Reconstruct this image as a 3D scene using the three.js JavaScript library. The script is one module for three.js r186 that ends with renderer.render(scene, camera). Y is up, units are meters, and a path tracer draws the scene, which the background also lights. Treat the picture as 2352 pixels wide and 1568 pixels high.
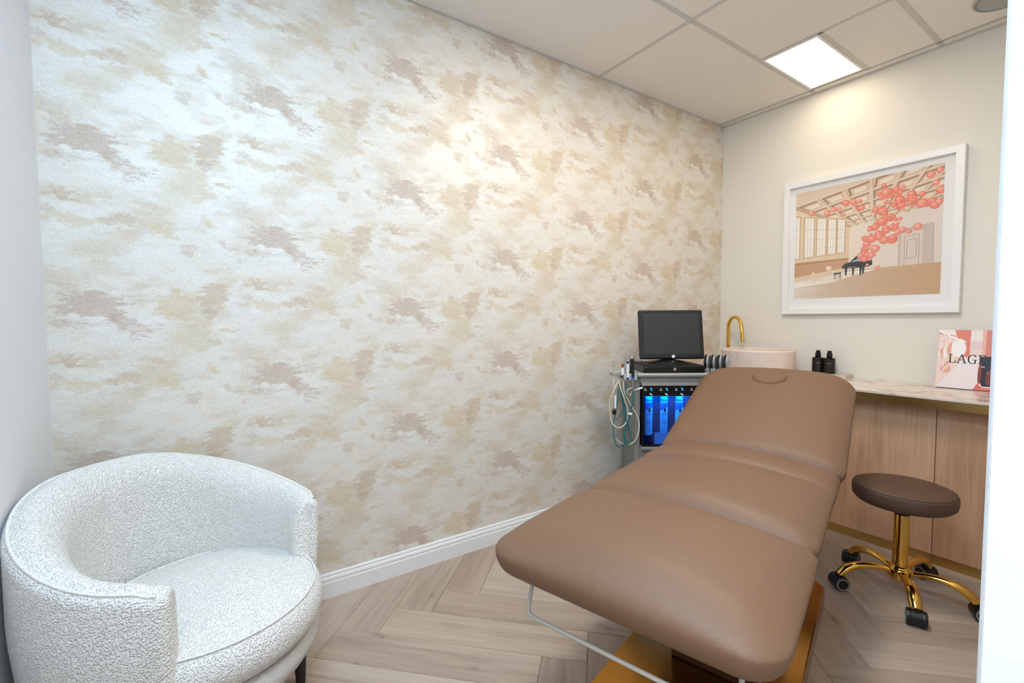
import * as THREE from 'three';
import { RoundedBoxGeometry } from 'three/addons/geometries/RoundedBoxGeometry.js';
import { RectAreaLightUniformsLib } from 'three/addons/lights/RectAreaLightUniformsLib.js';
import { mergeGeometries, mergeVertices } from 'three/addons/utils/BufferGeometryUtils.js';

// ------------------------------------------------------------------ camera
// world: the corner of the papered wall (x = 0) and the back wall (z = 0) is the origin, y up, metres
const W = 2352, H = 1568, FOCAL = 1054.64, YAW = -0.97796, PITCH = -0.047934, ROLL = -0.00375;
const CAM = new THREE.Vector3(1.938854, 1.13, 3.143321);
const fwd = new THREE.Vector3(Math.sin(YAW) * Math.cos(PITCH), Math.sin(PITCH), -Math.cos(YAW) * Math.cos(PITCH));
const right0 = new THREE.Vector3(Math.cos(YAW), 0, Math.sin(YAW));
const up0 = new THREE.Vector3().crossVectors(right0, fwd);
const camRight = right0.clone().multiplyScalar(Math.cos(ROLL)).addScaledVector(up0, Math.sin(ROLL));
const camUp = right0.clone().multiplyScalar(-Math.sin(ROLL)).addScaledVector(up0, Math.cos(ROLL));
const scene = new THREE.Scene();
scene.background = new THREE.Color(0x000000);
const camera = new THREE.PerspectiveCamera(2 * Math.atan(H / 2 / FOCAL) * 180 / Math.PI, W / H, 0.02, 60);
camera.position.copy(CAM);
camera.up.copy(camUp);
camera.lookAt(CAM.clone().add(fwd));
camera.updateMatrixWorld(true);

// ------------------------------------------------------------------ renderer and the ceiling lights' strengths
const renderer = new THREE.WebGLRenderer({ antialias: true });
renderer.toneMapping = THREE.LinearToneMapping;
renderer.toneMappingExposure = 2.08;
renderer.shadowMap.enabled = true;
RectAreaLightUniformsLib.init();
const WARM = { color: new THREE.Color().setRGB(1.0, 0.83, 0.58), intensity: 1.8, glow: 1.3 };
const MID = { color: new THREE.Color().setRGB(1.0, 0.92, 0.82), intensity: 18.5, glow: 3.0 };
const COOL = { color: new THREE.Color().setRGB(0.44, 0.71, 1.0), intensity: 10, glow: 3.0 };
const DOOR = { color: new THREE.Color().setRGB(1.0, 0.97, 0.93), intensity: 6.5, glow: 3.0 };
const HALL = { color: new THREE.Color().setRGB(0.88, 0.95, 1.0), intensity: 16, glow: 3.0 };

// ------------------------------------------------------------------ helpers
let seed = 7;
const rnd = () => { seed = (seed * 1664525 + 1013904223) >>> 0; return seed / 4294967296; };
const clamp = (x, a = 0, b = 1) => Math.min(b, Math.max(a, x));
const sstep = (a, b, x) => { const t = clamp((x - a) / (b - a)); return t * t * (3 - 2 * t); };
const lerp = (a, b, t) => a + (b - a) * t;
const V = (x, y, z) => new THREE.Vector3(x, y, z);
const hash = (i, j, s) => { let h = (i * 374761393 + j * 668265263 + s * 1274126177) | 0; h = Math.imul(h ^ (h >>> 13), 1274126177); h ^= h >>> 16; return (h >>> 0) / 4294967296; };
// value noise, periodic: pu x pv cells; drop shifts the rows by that many cells at each turn of u
function pnoise(x, y, pu, pv, s, drop = 0) {
  const i = Math.floor(x), j = Math.floor(y), fx = x - i, fy = y - j;
  const u = fx * fx * (3 - 2 * fx), v = fy * fy * (3 - 2 * fy);
  const at = (a, b) => { const k = Math.floor(a / pu); let jj = b - k * drop; jj = ((jj % pv) + pv) % pv; return hash(a - k * pu, jj, s); };
  return lerp(lerp(at(i, j), at(i + 1, j), u), lerp(at(i, j + 1), at(i + 1, j + 1), u), v);
}
function fbm(u, v, pu, pv, oct, s, drop = 0) { let a = 0, amp = 0.5, n = 0; for (let o = 0; o < oct; o++) { a += amp * pnoise(u * pu, v * pv, pu, pv, s + o * 17, drop); n += amp; amp *= 0.5; pu *= 2; pv *= 2; drop *= 2; } return a / n; }
function dataTex(w, h, fn, srgb = true, rep = true) {
  const d = new Uint8Array(w * h * 4);
  for (let y = 0; y < h; y++) for (let x = 0; x < w; x++) { const c = fn((x + .5) / w, (y + .5) / h); const o = (y * w + x) * 4; d[o] = clamp(c[0], 0, 255); d[o + 1] = clamp(c[1], 0, 255); d[o + 2] = clamp(c[2], 0, 255); d[o + 3] = 255; }
  const t = new THREE.DataTexture(d, w, h, THREE.RGBAFormat);
  t.magFilter = THREE.LinearFilter; t.minFilter = THREE.LinearMipmapLinearFilter; t.generateMipmaps = true;
  if (rep) t.wrapS = t.wrapT = THREE.RepeatWrapping;
  if (srgb) t.colorSpace = THREE.SRGBColorSpace;
  t.needsUpdate = true; return t;
}
function canvasTex(w, h, draw) { const c = document.createElement('canvas'); c.width = w; c.height = h; draw(c.getContext('2d'), w, h); const t = new THREE.CanvasTexture(c); t.colorSpace = THREE.SRGBColorSpace; return t; }
const mat = (color, roughness = 0.6, extra = {}) => new THREE.MeshPhysicalMaterial({ color, roughness, ...extra });
const names = {};
function numbered(n) { const k = names[n] = (names[n] || 0) + 1; return k === 1 ? n : `${n}_${String(k - 1).padStart(3, '0')}`; }
function mesh(name, geo, material, parent) { const m = new THREE.Mesh(geo, material); m.name = name; m.castShadow = m.receiveShadow = true; if (parent) parent.add(m); return m; }
function thing(name, label, category, pos = [0, 0, 0], turn = 0, group) {
  const g = new THREE.Group(); g.name = numbered(name); g.position.set(...pos); g.rotation.y = turn;
  g.userData = { label, category }; if (group) g.userData.group = group; scene.add(g); return g;
}
function single(name, geo, material, label, category, group) { const m = mesh(numbered(name), geo, material, scene); m.userData = { label, category }; if (group) m.userData.group = group; return m; }
function struct(name, geo, material, label, category) {
  const m = geo ? mesh(name, geo, material, scene) : new THREE.Group(); m.name = name; if (!geo) scene.add(m);
  m.userData = { kind: 'structure', label, category }; return m;
}
function box(x0, x1, y0, y1, z0, z1, r = 0, seg = 2) {
  const g = r > 0 ? new RoundedBoxGeometry(x1 - x0, y1 - y0, z1 - z0, seg, r) : new THREE.BoxGeometry(x1 - x0, y1 - y0, z1 - z0);
  g.translate((x0 + x1) / 2, (y0 + y1) / 2, (z0 + z1) / 2); return g;
}
const plain = g => { const k = g.index ? g.toNonIndexed() : g; for (const n of Object.keys(k.attributes)) if (!['position', 'normal', 'uv'].includes(n)) k.deleteAttribute(n); return k; };
const merge = list => mergeGeometries(list.map(plain));
const tube = (pts, r, seg = 40, rs = 10, closed = false) => new THREE.TubeGeometry(new THREE.CatmullRomCurve3(pts, closed, 'centripetal'), seg, r, rs, closed);
function cyl(r0, r1, h, x, y, z, seg = 32) { const g = new THREE.CylinderGeometry(r1, r0, h, seg); g.translate(x, y + h / 2, z); return g; }
function lathe(pts, seg = 64) { return new THREE.LatheGeometry(pts.map(p => new THREE.Vector2(p[0], p[1])), seg); }
function rod(a, b, r0, r1 = r0, seg = 16) { const d = b.clone().sub(a), g = new THREE.CylinderGeometry(r1, r0, d.length(), seg); g.applyQuaternion(new THREE.Quaternion().setFromUnitVectors(V(0, 1, 0), d.clone().normalize())); g.translate((a.x + b.x) / 2, (a.y + b.y) / 2, (a.z + b.z) / 2); return g; }
// grid of points -> smooth surface. P(i,j) returns [Vector3, u, v]
function gridGeo(nu, nv, P, closeU = false, closeV = false) {
  const pos = [], uv = [], idx = [];
  for (let i = 0; i <= nu; i++) for (let j = 0; j <= nv; j++) { const [p, u, v] = P(i, j); pos.push(p.x, p.y, p.z); uv.push(u, v); }
  for (let i = 0; i < nu; i++) for (let j = 0; j < nv; j++) { const a = i * (nv + 1) + j, b = a + nv + 1; idx.push(a, b, a + 1, b, b + 1, a + 1); }
  const g = new THREE.BufferGeometry();
  g.setAttribute('position', new THREE.Float32BufferAttribute(pos, 3)); g.setAttribute('uv', new THREE.Float32BufferAttribute(uv, 2)); g.setIndex(idx);
  g.computeVertexNormals();
  const n = g.attributes.normal; // weld normals at closing seams
  const avg = (a, b) => { const x = n.getX(a) + n.getX(b), y = n.getY(a) + n.getY(b), z = n.getZ(a) + n.getZ(b), l = Math.hypot(x, y, z) || 1; for (const k of [a, b]) n.setXYZ(k, x / l, y / l, z / l); };
  if (closeV) for (let i = 0; i <= nu; i++) avg(i * (nv + 1), i * (nv + 1) + nv);
  if (closeU) for (let j = 0; j <= nv; j++) avg(j, nu * (nv + 1) + j);
  return g;
}
function boxUV(g, s = 1) { // uv in metres by the dominant normal
  const k = g.index ? g.toNonIndexed() : g, p = k.attributes.position, n = k.attributes.normal, uv = new Float32Array(p.count * 2);
  for (let i = 0; i < p.count; i++) { const ax = Math.abs(n.getX(i)), ay = Math.abs(n.getY(i)), az = Math.abs(n.getZ(i)); let u, v; if (ay >= ax && ay >= az) { u = p.getX(i); v = p.getZ(i); } else if (ax >= az) { u = p.getZ(i); v = p.getY(i); } else { u = p.getX(i); v = p.getY(i); } uv[2 * i] = u * s; uv[2 * i + 1] = v * s; }
  k.setAttribute('uv', new THREE.BufferAttribute(uv, 2)); return k;
}

// ------------------------------------------------------------------ materials
const ROOM = { x1: 1.828, z1: 3.537, h: 2.5 };
const bumpFine = dataTex(512, 512, (u, v) => { const a = 255 * (0.55 * fbm(u, v, 48, 48, 3, 3) + 0.45 * fbm(u, v, 12, 12, 2, 9)); return [a, a, a]; }, false);
const rep = (t, x, y) => { const c = t.clone(); c.repeat.set(x, y); c.needsUpdate = true; return c; };
const mWall = mat(0xece6da, 0.85, { bumpMap: rep(bumpFine, 3, 3), bumpScale: 0.0006 });
const mWallWhite = mat(0xe9eaec, 0.6, { bumpMap: rep(bumpFine, 4, 4), bumpScale: 0.0003 });
const mTile = mat(0xf0ebe2, 0.95, { bumpMap: rep(bumpFine, 6, 6), bumpScale: 0.0008 });
const mGrid = mat(0xd0ccc4, 0.5);
const mTrim = mat(0xeceae6, 0.35);
const mGold = mat(new THREE.Color().setRGB(0.78, 0.47, 0.10), 0.10, { metalness: 1 });
const mBrass = mat(new THREE.Color().setRGB(0.58, 0.38, 0.14), 0.28, { metalness: 1 });
const mBlack = mat(0x0b0b0c, 0.35);
const mBlackMatte = mat(0x0d0d0d, 0.6);
const mChrome = mat(0xd8d8d8, 0.15, { metalness: 1 });
const mSilver = mat(0xa9a8a4, 0.38, { metalness: 0.35 });
const mGreyBody = mat(0x8f8d88, 0.5, { metalness: 0.15 });
const mWhitePlastic = mat(0xeeeeee, 0.35);
const leatherBump = dataTex(512, 512, (u, v) => { const a = 255 * fbm(u, v, 90, 90, 2, 5); return [a, a, a]; }, false);
const mLeather = mat(0x77573f, 0.52, { bumpMap: rep(leatherBump, 4, 4), bumpScale: 0.0004 });
const mLeatherDark = mat(0x5a4031, 0.5, { bumpMap: rep(leatherBump, 5, 5), bumpScale: 0.0003 });
// boucle: little loops
const loops = []; for (let i = 0; i < 4200; i++) loops.push([rnd(), rnd(), 0.5 + 0.5 * rnd()]);
const cell = 64, buckets = Array.from({ length: cell * cell }, () => []);
for (const l of loops) buckets[Math.floor(l[0] * cell) + cell * Math.floor(l[1] * cell)].push(l);
const boucle = dataTex(1024, 1024, (u, v) => {
  const wu = u + 0.006 * (fbm(u, v, 48, 48, 2, 31) - .5), wv = v + 0.006 * (fbm(u, v, 48, 48, 2, 57) - .5);
  const ci = Math.floor(wu * cell), cj = Math.floor(wv * cell); let best = 0;
  for (let a = -1; a <= 1; a++) for (let b = -1; b <= 1; b++) for (const l of buckets[((ci + a + cell) % cell) + cell * ((cj + b + cell) % cell)]) {
    let dx = Math.abs(l[0] - wu), dy = Math.abs(l[1] - wv); dx = Math.min(dx, 1 - dx); dy = Math.min(dy, 1 - dy);
    const d = Math.hypot(dx, dy) / 0.0125, h = Math.sqrt(Math.max(0, 1 - d * d)) * l[2]; if (h > best) best = h;
  }
  const a = 255 * clamp(0.8 * best + 0.2 * fbm(u, v, 64, 64, 2, 77)); return [a, a, a];
}, false);
const mBoucle = mat(0xf3f0ea, 0.95, { bumpMap: rep(boucle, 4.5, 4.5), bumpScale: 0.0046, sheen: 0.3, sheenRoughness: 0.7, sheenColor: new THREE.Color(0xffffff) });
const mBoucleBead = mat(0xf3f0ea, 0.95, { bumpMap: rep(boucle, 8, 0.15), bumpScale: 0.002 });

// wallpaper: torn cloud print, one repeat of 0.519 x 0.512 m, half drop from strip to strip
const PW = 0.519, PH = 0.512;
const prints = [ // u, v (v down), half width, half height, turn, kind, strength, speckle
  [-.11, -.17, .13, .055, 0, 'beige', .6, .3], [.2, -.2, .11, .03, .05, 'beige', .5, .3], [-.02, -.1, .16, .05, 0, 'tan', .4, .5],
  [0, 0, .185, .095, -.04, 'mauve', .95, .3], [-.125, .125, .12, .04, .05, 'mauve', .6, .6], [.205, .15, .115, .075, .35, 'mauve', .75, .7], [.11, .085, .06, .05, .6, 'mauve', .7, .5],
  [.48, .2, .14, .17, .15, 'yellow', .42, .2], [.41, .01, .125, .10, -.1, 'yellow', .9, .1], [.615, -.05, .095, .13, .3, 'tan', .8, .12], [.67, -.16, .09, .06, -.3, 'yellow', .55, .2], [.60, .06, .06, .05, 0, 'mauve', .55, .3],
  [.675, .155, .10, .065, .1, 'white', .95, .1], [.70, .172, .046, .02, .05, 'yellow', .95, .05], [.61, .27, .085, .03, .1, 'tan', .6, .3], [.61, .44, .045, .03, 0, 'yellow', .85, .1],
  [.36, .53, .085, .042, .45, 'yellow', .9, .12], [.49, .635, .058, .055, .4, 'mauve', .5, .5], [.70, .58, .05, .03, 0, 'mauve', .6, .4], [.77, .61, .06, .02, 0, 'mauve', .45, .5],
  [-.125, .35, .065, .035, .2, 'tan', .85, .3], [-.06, .5, .18, .042, .12, 'yellow', .75, .2], [.15, .48, .07, .06, .2, 'tan', .75, .35], [.29, .36, .09, .038, .2, 'tan', .55, .4], [-.16, .44, .06, .03, 0, 'mauve', .5, .5],
  [.78, .3, .1, .08, .2, 'beige', .5, .2], [.3, -.2, .10, .05, 0, 'white', .8, .1], [-.02, .24, .16, .05, 0, 'white', .8, .1], [.27, .68, .14, .05, .1, 'white', .7, .1], [.55, .54, .08, .035, 0, 'white', .7, .1], [.28, .06, .05, .06, 0, 'white', .8, .1], [.05, .66, .12, .05, 0, 'beige', .6, .3]
];
const pcol = { beige: [214, 200, 180], mauve: [192, 167, 146], yellow: [214, 194, 158], tan: [198, 172, 144], white: [234, 229, 220] };
const TW = 1024;
const paperRough = new Uint8Array(TW * TW * 4);
const paperTex = dataTex(TW, TW, (tu, tv) => {
  const u = tu - .2, v = 1 - tv; // v down
  const du = .06 * (fbm(tu, tv, 7, 10, 4, 101, 5) - .5) * 1.6 + .045 * (fbm(tu, tv, 30, 80, 3, 131, 40) - .5) * 2;
  const dv = .045 * (fbm(tu, tv, 7, 10, 4, 201, 5) - .5) * 1.6 + .02 * (fbm(tu, tv, 40, 60, 3, 231, 30) - .5) * 2;
  const rag = fbm(tu, tv, 16, 44, 5, 301, 22) - .5;
  const fine = fbm(tu, tv, 130, 300, 2, 401, 150) - .5;
  const spk = fbm(tu, tv, 60, 90, 3, 501, 45);
  const cloud = fbm(tu, tv, 4, 6, 6, 601, 3), cloud2 = fbm(tu, tv, 8, 16, 5, 651, 8);
  let c = [230, 224, 213];
  const m0 = sstep(.40, .66, cloud + rag * .35); for (let k = 0; k < 3; k++) c[k] = lerp(c[k], [220, 207, 186][k], m0 * .7);
  const m2 = sstep(.5, .66, cloud2 + rag * .3) ; for (let k = 0; k < 3; k++) c[k] = lerp(c[k], [211, 192, 164][k], m2 * .38);
  const m3 = sstep(.52, .64, fbm(tu, tv, 5, 9, 6, 751, 4.5 * 0 + 4) + rag * .3); for (let k = 0; k < 3; k++) c[k] = lerp(c[k], [234, 229, 220][k], m3 * .6);
  let print = m2 * .35;
  for (const [eu, ev, hx, hy, rot, kind, st, sp] of prints) for (let m = -1; m <= 1; m++) for (let n = -2; n <= 2; n++) {
    const x0 = u + du - (eu + m), y0 = v + dv - (ev + n - .5 * m);
    if (Math.abs(x0) > .42 || Math.abs(y0) > .32) continue;
    const cs = Math.cos(rot), sn = Math.sin(rot), x = x0 * cs + y0 * sn, y = -x0 * sn + y0 * cs;
    const d = Math.sqrt((x / hx) ** 2 + (y / hy) ** 2) + rag * 1.1 + (spk - .5) * .35;
    if (d > 1.4) continue;
    // crisp torn edge below and to the right, soft upper left side
    const soft = clamp(.2 + .4 * sstep(.4, -.6, (x / hx + y / hy) * .5), .2, .6);
    let a = sstep(1.02, 1.02 - soft, d) * st * .72; a *= 1 - sp * sstep(.40, .58, spk); a *= .72 + .28 * sstep(1.2, .2, d) + rag * .5;
    a = clamp(a);
    const q = pcol[kind]; for (let k = 0; k < 3; k++) c[k] = lerp(c[k], q[k], a);
    if (kind === 'mauve') { const b = sstep(.60, .70, spk) * a * .55; for (let k = 0; k < 3; k++) c[k] = lerp(c[k], [158, 130, 112][k], b); }
    if (kind !== 'white') print = Math.max(print, a);
  }
  for (let k = 0; k < 3; k++) c[k] += fine * 22 + rag * 14;
  const px = Math.min(TW - 1, Math.floor(tu * TW)), py = Math.min(TW - 1, Math.floor(tv * TW)), o = (py * TW + px) * 4;
  paperRough[o] = 255 * clamp(.5 + fine * .8 + rag * .6); paperRough[o + 1] = 255 * clamp(.49 + .16 * print + .10 * fine + .12 * rag); paperRough[o + 2] = 255 * clamp(.16 - .15 * print + .10 * rag); paperRough[o + 3] = 255;
  return c;
});
const paperR = new THREE.DataTexture(paperRough, TW, TW, THREE.RGBAFormat); paperR.wrapS = paperR.wrapT = THREE.RepeatWrapping; paperR.magFilter = THREE.LinearFilter; paperR.needsUpdate = true;
const mPaper = mat(0xffffff, 1.0, { map: paperTex, roughnessMap: paperR, metalnessMap: paperR, metalness: 1.0, bumpMap: paperR, bumpScale: 0.0005 });

// oak floor boards and cabinet veneer: grain along u
function woodTex(w, h, pu, pv, base, dark, light, s, knots = 0) {
  const ks = []; for (let i = 0; i < knots; i++) ks.push([hash(i, 1, s), hash(i, 2, s), .35 + .5 * hash(i, 3, s)]);
  return dataTex(w, h, (u, v) => {
    let wv = v + .03 * (fbm(u, v, pu, 4, 3, s) - .5), kn = 0;
    for (const k of ks) { let dx = u - k[0], dy = v - k[1]; dx -= Math.round(dx); dy -= Math.round(dy); const d = Math.hypot(dx * w / h * .55, dy) / (.035 * k[2]); if (d < 4) { kn = Math.max(kn, Math.exp(-d * d * .9)); wv += .02 * k[2] * Math.exp(-d * d * .18) * Math.sign(dy || 1); } }
    const a = fbm(u, wv, pu, pv, 4, s + 5), b = fbm(u, wv, pu * 2, pv * 4, 3, s + 11), g = fbm(u, v, 3, 6, 3, s + 23);
    let t = .5 * (a - .5) + .42 * (b - .5) + .6 * (g - .5);
    const c = [0, 0, 0]; for (let k = 0; k < 3; k++) { c[k] = base[k]; c[k] = t > 0 ? lerp(c[k], light[k], clamp(t * 2.2)) : lerp(c[k], dark[k], clamp(-t * 2.2)); c[k] = lerp(c[k], dark[k] * .8, kn * .5); }
    return c;
  });
}
const oakFloor = woodTex(2048, 512, 9, 34, [186, 168, 151], [161, 143, 128], [201, 185, 169], 900, 6);
const oakVeneer = woodTex(1024, 1024, 4, 60, [214, 172, 136], [188, 146, 112], [226, 190, 158], 1300, 0);
const floorTones = [0xffffff, 0xf3efec, 0xfaf6f0, 0xe9e3df, 0xf7f3f1].map(c => mat(c, 0.48, { map: oakFloor }));
const mVeneer = [0xffffff, 0xf3ece6].map(c => mat(c, 0.5, { map: oakVeneer }));

// ------------------------------------------------------------------ the room
struct('wall_back', boxUV(box(-0.1, ROOM.x1 + 1.6, 0, 2.62, -0.1, 0)), mWall, 'plain cream wall behind the wash counter', 'wall');
{ // papered wall: backing and hung strips
  const w = struct('wall_left', box(-0.1, -0.0006, 0, 2.62, 0, 3.64), mWall, 'long wall hung with beige and gold cloud patterned paper', 'wall');
  for (let k = -4; k <= 4; k++) {
    const zc = 1.875 + PW * k, z1 = Math.min(zc + .2 * PW, ROOM.z1), z0 = Math.max(zc - .8 * PW, 0); if (z1 <= z0 + .002) continue;
    const y0 = 1.442 - (k % 2 ? .256 : 0);
    const g = new THREE.PlaneGeometry(z1 - z0 - .0006, ROOM.h, 1, 1); const uv = g.attributes.uv, p = g.attributes.position;
    for (let i = 0; i < 4; i++) { const z = (z0 + z1) / 2 - p.getX(i), y = ROOM.h / 2 + p.getY(i); uv.setXY(i, .2 + (zc - z) / PW, 1 + (y - y0) / PH); }
    g.rotateY(Math.PI / 2); g.translate(0, ROOM.h / 2, (z0 + z1) / 2);
    mesh('wallpaper_strip', g, mPaper, w);
  }
}
struct('wall_front', boxUV(box(-0.1, ROOM.x1 + .12, 0, 2.62, ROOM.z1, ROOM.z1 + .1)), mWallWhite, 'plain white wall behind the armchair', 'wall');
{ // wall beside the camera, with the doorway the picture was taken from
  const w = struct('wall_right', boxUV(box(ROOM.x1, ROOM.x1 + .122, 0, 2.62, 0, 2.5, .004, 1)), mWallWhite, 'white painted wall end beside the doorway', 'wall');
  mesh('lintel', boxUV(box(ROOM.x1, ROOM.x1 + .122, 2.12, 2.62, 2.5, 3.45)), mWallWhite, w);
  mesh('jamb', boxUV(box(ROOM.x1, ROOM.x1 + .122, 0, 2.62, 3.45, ROOM.z1)), mWallWhite, w);
}
struct('wall_corridor', boxUV(merge([box(3.3, 3.4, 0, 2.62, 0, 5.2), box(ROOM.x1 + .122, 3.4, 0, 2.62, 5.1, 5.2), box(ROOM.x1 + .022, ROOM.x1 + .122, 0, 2.62, ROOM.z1 + .1, 5.2)])), mWallWhite, 'white walls of the corridor outside the doorway', 'wall');
// floor boards in herringbone
{
  const floor = struct('floor', box(-0.1, 3.4, -.08, -.008, -.1, 5.2), mat(0x5a4c42, .9), 'pale oak boards laid in herringbone', 'floor');
  const L = .75, B = .15, O = [.332, 2.654], s2 = Math.SQRT1_2, gap = .0005;
  const toXZ = (p, q) => [O[0] + (p - q) * s2, O[1] - (p + q) * s2];
  const clip = (poly, ax, lim, sg) => { const out = []; for (let i = 0; i < poly.length; i++) { const a = poly[i], b = poly[(i + 1) % poly.length], da = sg * (lim - a[ax]), db = sg * (lim - b[ax]); if (da >= 0) out.push(a); if ((da > 0 && db < 0) || (da < 0 && db > 0)) { const t = da / (da - db); out.push([0, 1, 2, 3].map(k => a[k] + (b[k] - a[k]) * t)); } } return out; };
  const plank = (p0, q0, lp, lq) => {
    const off = [rnd() * 3, rnd() * 3], along = lp > lq;
    const cor = [[p0 + gap, q0 + gap], [p0 + lp - gap, q0 + gap], [p0 + lp - gap, q0 + lq - gap], [p0 + gap, q0 + lq - gap]];
    let poly = cor.map(([p, q]) => { const [x, z] = toXZ(p, q), a = along ? p - p0 : q - q0, b = along ? q - q0 : p - p0; return [x, z, a / 1.9 + off[0], b / .475 + off[1]]; });
    for (const [ax, lim, sg] of [[0, 3.3, 1], [0, .002, -1], [1, 5.1, 1], [1, .002, -1]]) { poly = clip(poly, ax, lim, sg); if (poly.length < 3) return; }
    let area = 0; for (let i = 0; i < poly.length; i++) { const a = poly[i], b = poly[(i + 1) % poly.length]; area += a[0] * b[1] - b[0] * a[1]; } if (Math.abs(area) < .0004) return;
    const cx = poly.reduce((s, q) => s + q[0], 0) / poly.length, cz = poly.reduce((s, q) => s + q[1], 0) / poly.length;
    if (cx > 2.35 || cz > 4.1) return;
    if (area < 0) poly.reverse();
    const pos = [], uv = [], bev = .0012, n = poly.length, push = (a, y, k) => { const x = lerp(a[0], cx, k), z = lerp(a[1], cz, k); pos.push(x, y, z); uv.push(a[2], a[3]); };
    const inn = poly.map(a => { const d = Math.hypot(a[0] - cx, a[1] - cz); return bev * 1.4 / d; });
    for (let i = 1; i < n - 1; i++) { push(poly[0], 0, inn[0]); push(poly[i + 1], 0, inn[i + 1]); push(poly[i], 0, inn[i]); }
    for (let i = 0; i < n; i++) { const j = (i + 1) % n; push(poly[i], 0, inn[i]); push(poly[j], 0, inn[j]); push(poly[j], -bev, 0); push(poly[i], 0, inn[i]); push(poly[j], -bev, 0); push(poly[i], -bev, 0); push(poly[i], -bev, 0); push(poly[j], -bev, 0); push(poly[j], -.008, 0); push(poly[i], -bev, 0); push(poly[j], -.008, 0); push(poly[i], -.008, 0); }
    const g = new THREE.BufferGeometry(); g.setAttribute('position', new THREE.Float32BufferAttribute(pos, 3)); g.setAttribute('uv', new THREE.Float32BufferAttribute(uv, 2)); g.computeVertexNormals();
    mesh('plank', g, floorTones[Math.floor(rnd() * floorTones.length)], floor);
  };
  for (let j = -3; j <= 4; j++) for (let i = -40; i <= 40; i++) {
    const p = i * B + j * L, q = i * B - j * L;
    plank(p, q, L, B); plank(p, q + B, B, L);
  }
}
// baseboard
{
  const prof = [[0, 0], [.014, 0], [.014, .062], [.0115, .066], [.0115, .070], [.013, .074], [.011, .082], [.0075, .086], [.0075, .089], [.0085, .093], [.006, .0975], [0, .099]];
  const sh = new THREE.Shape(prof.map(p => new THREE.Vector2(p[0], p[1])));
  const g = new THREE.ExtrudeGeometry(sh, { depth: ROOM.z1 - .01, bevelEnabled: false }); g.translate(.0003, 0, .0);
  struct('baseboard_left', g, mTrim, 'white moulded skirting board under the patterned wallpaper', 'baseboard');
  const g2 = new THREE.ExtrudeGeometry(sh, { depth: ROOM.x1 - .03, bevelEnabled: false }); g2.rotateY(Math.PI / 2); g2.translate(.0145, 0, ROOM.z1 - .0003);
  struct('baseboard_front', g2, mTrim, 'white skirting board on the wall behind the armchair', 'baseboard');
}
// ceiling: panels on a grid
{
  const ceil = struct('ceiling', box(-.1, 3.4, 2.53, 2.62, -.1, 5.2), mat(0xd0cbc2, .9), 'suspended ceiling of pale panels in a metal grid', 'ceiling');
  const X = [0.0, .595, 1.178, ROOM.x1], bw = .011;
  const panel = (x0, x1, z0, z1) => mesh('ceiling_panel', boxUV(box(x0 + bw, x1 - bw, 2.5005, 2.516, z0 + bw, z1 - bw)), mTile, ceil);
  const bar = (x0, x1, z0, z1) => mesh('grid_bar', box(x0, x1, 2.499, 2.53, z0, z1), mGrid, ceil);
  const zb = .057, zs = [zb, .64, 1.236, 1.836, 2.436, 3.036, ROOM.z1];
  panel(0, .595, zb, 1.236); panel(0, .595, 1.236, 2.436); panel(0, .595, 2.436, ROOM.z1 + bw);
  panel(.882, 1.178, zb, .64); panel(.595, 1.178, .64, 1.236);
  for (let i = 3; i < 6; i++) panel(.595, 1.178, zs[i], zs[i + 1]); panel(.595, .882, 1.236, 1.836);
  const zr = [zb, .64, 1.236, 1.836, 2.436, 2.744, 3.346, ROOM.z1]; for (let i = 0; i < 7; i++) if (i !== 5) panel(1.178, ROOM.x1, zr[i], zr[i + 1]);
  for (let i = 0; i < 3; i++) mesh('edge_panel', boxUV(box(X[i] + bw, X[i + 1] - bw, 2.5005, 2.516, .010, zb - .006)), mTile, ceil);
  for (const x of [.595, 1.178]) bar(x - .012, x + .012, .009, ROOM.z1);
  bar(.870, .894, zb, .64); bar(.870, .894, 1.236, 1.836);
  bar(0, ROOM.x1, zb - .007, zb + .007);
  bar(.607, ROOM.x1, .631, .649); bar(0, ROOM.x1, 1.226, 1.246); bar(.607, ROOM.x1, 1.827, 1.845); bar(0, ROOM.x1, 2.427, 2.445); bar(.607, 1.178, 3.027, 3.045); bar(1.178, ROOM.x1, 2.735, 2.753); bar(1.178, ROOM.x1, 3.337, 3.355);
  mesh('wall_angle', box(0, ROOM.x1, 2.4945, 2.53, .0, .009), mGrid, ceil);
  mesh('wall_angle', box(0.0004, .016, 2.4955, 2.53, .02, ROOM.z1), mGrid, ceil);
  mesh('wall_angle', box(ROOM.x1 - .016, ROOM.x1, 2.4955, 2.53, .02, ROOM.z1), mGrid, ceil);
  mesh('wall_angle', box(0, ROOM.x1, 2.4955, 2.53, ROOM.z1 - .016, ROOM.z1), mGrid, ceil);
  mesh('corridor_panel', box(ROOM.x1 + .122, 3.3, 2.5, 2.53, 0, 5.1), mTile, ceil);
}
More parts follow.
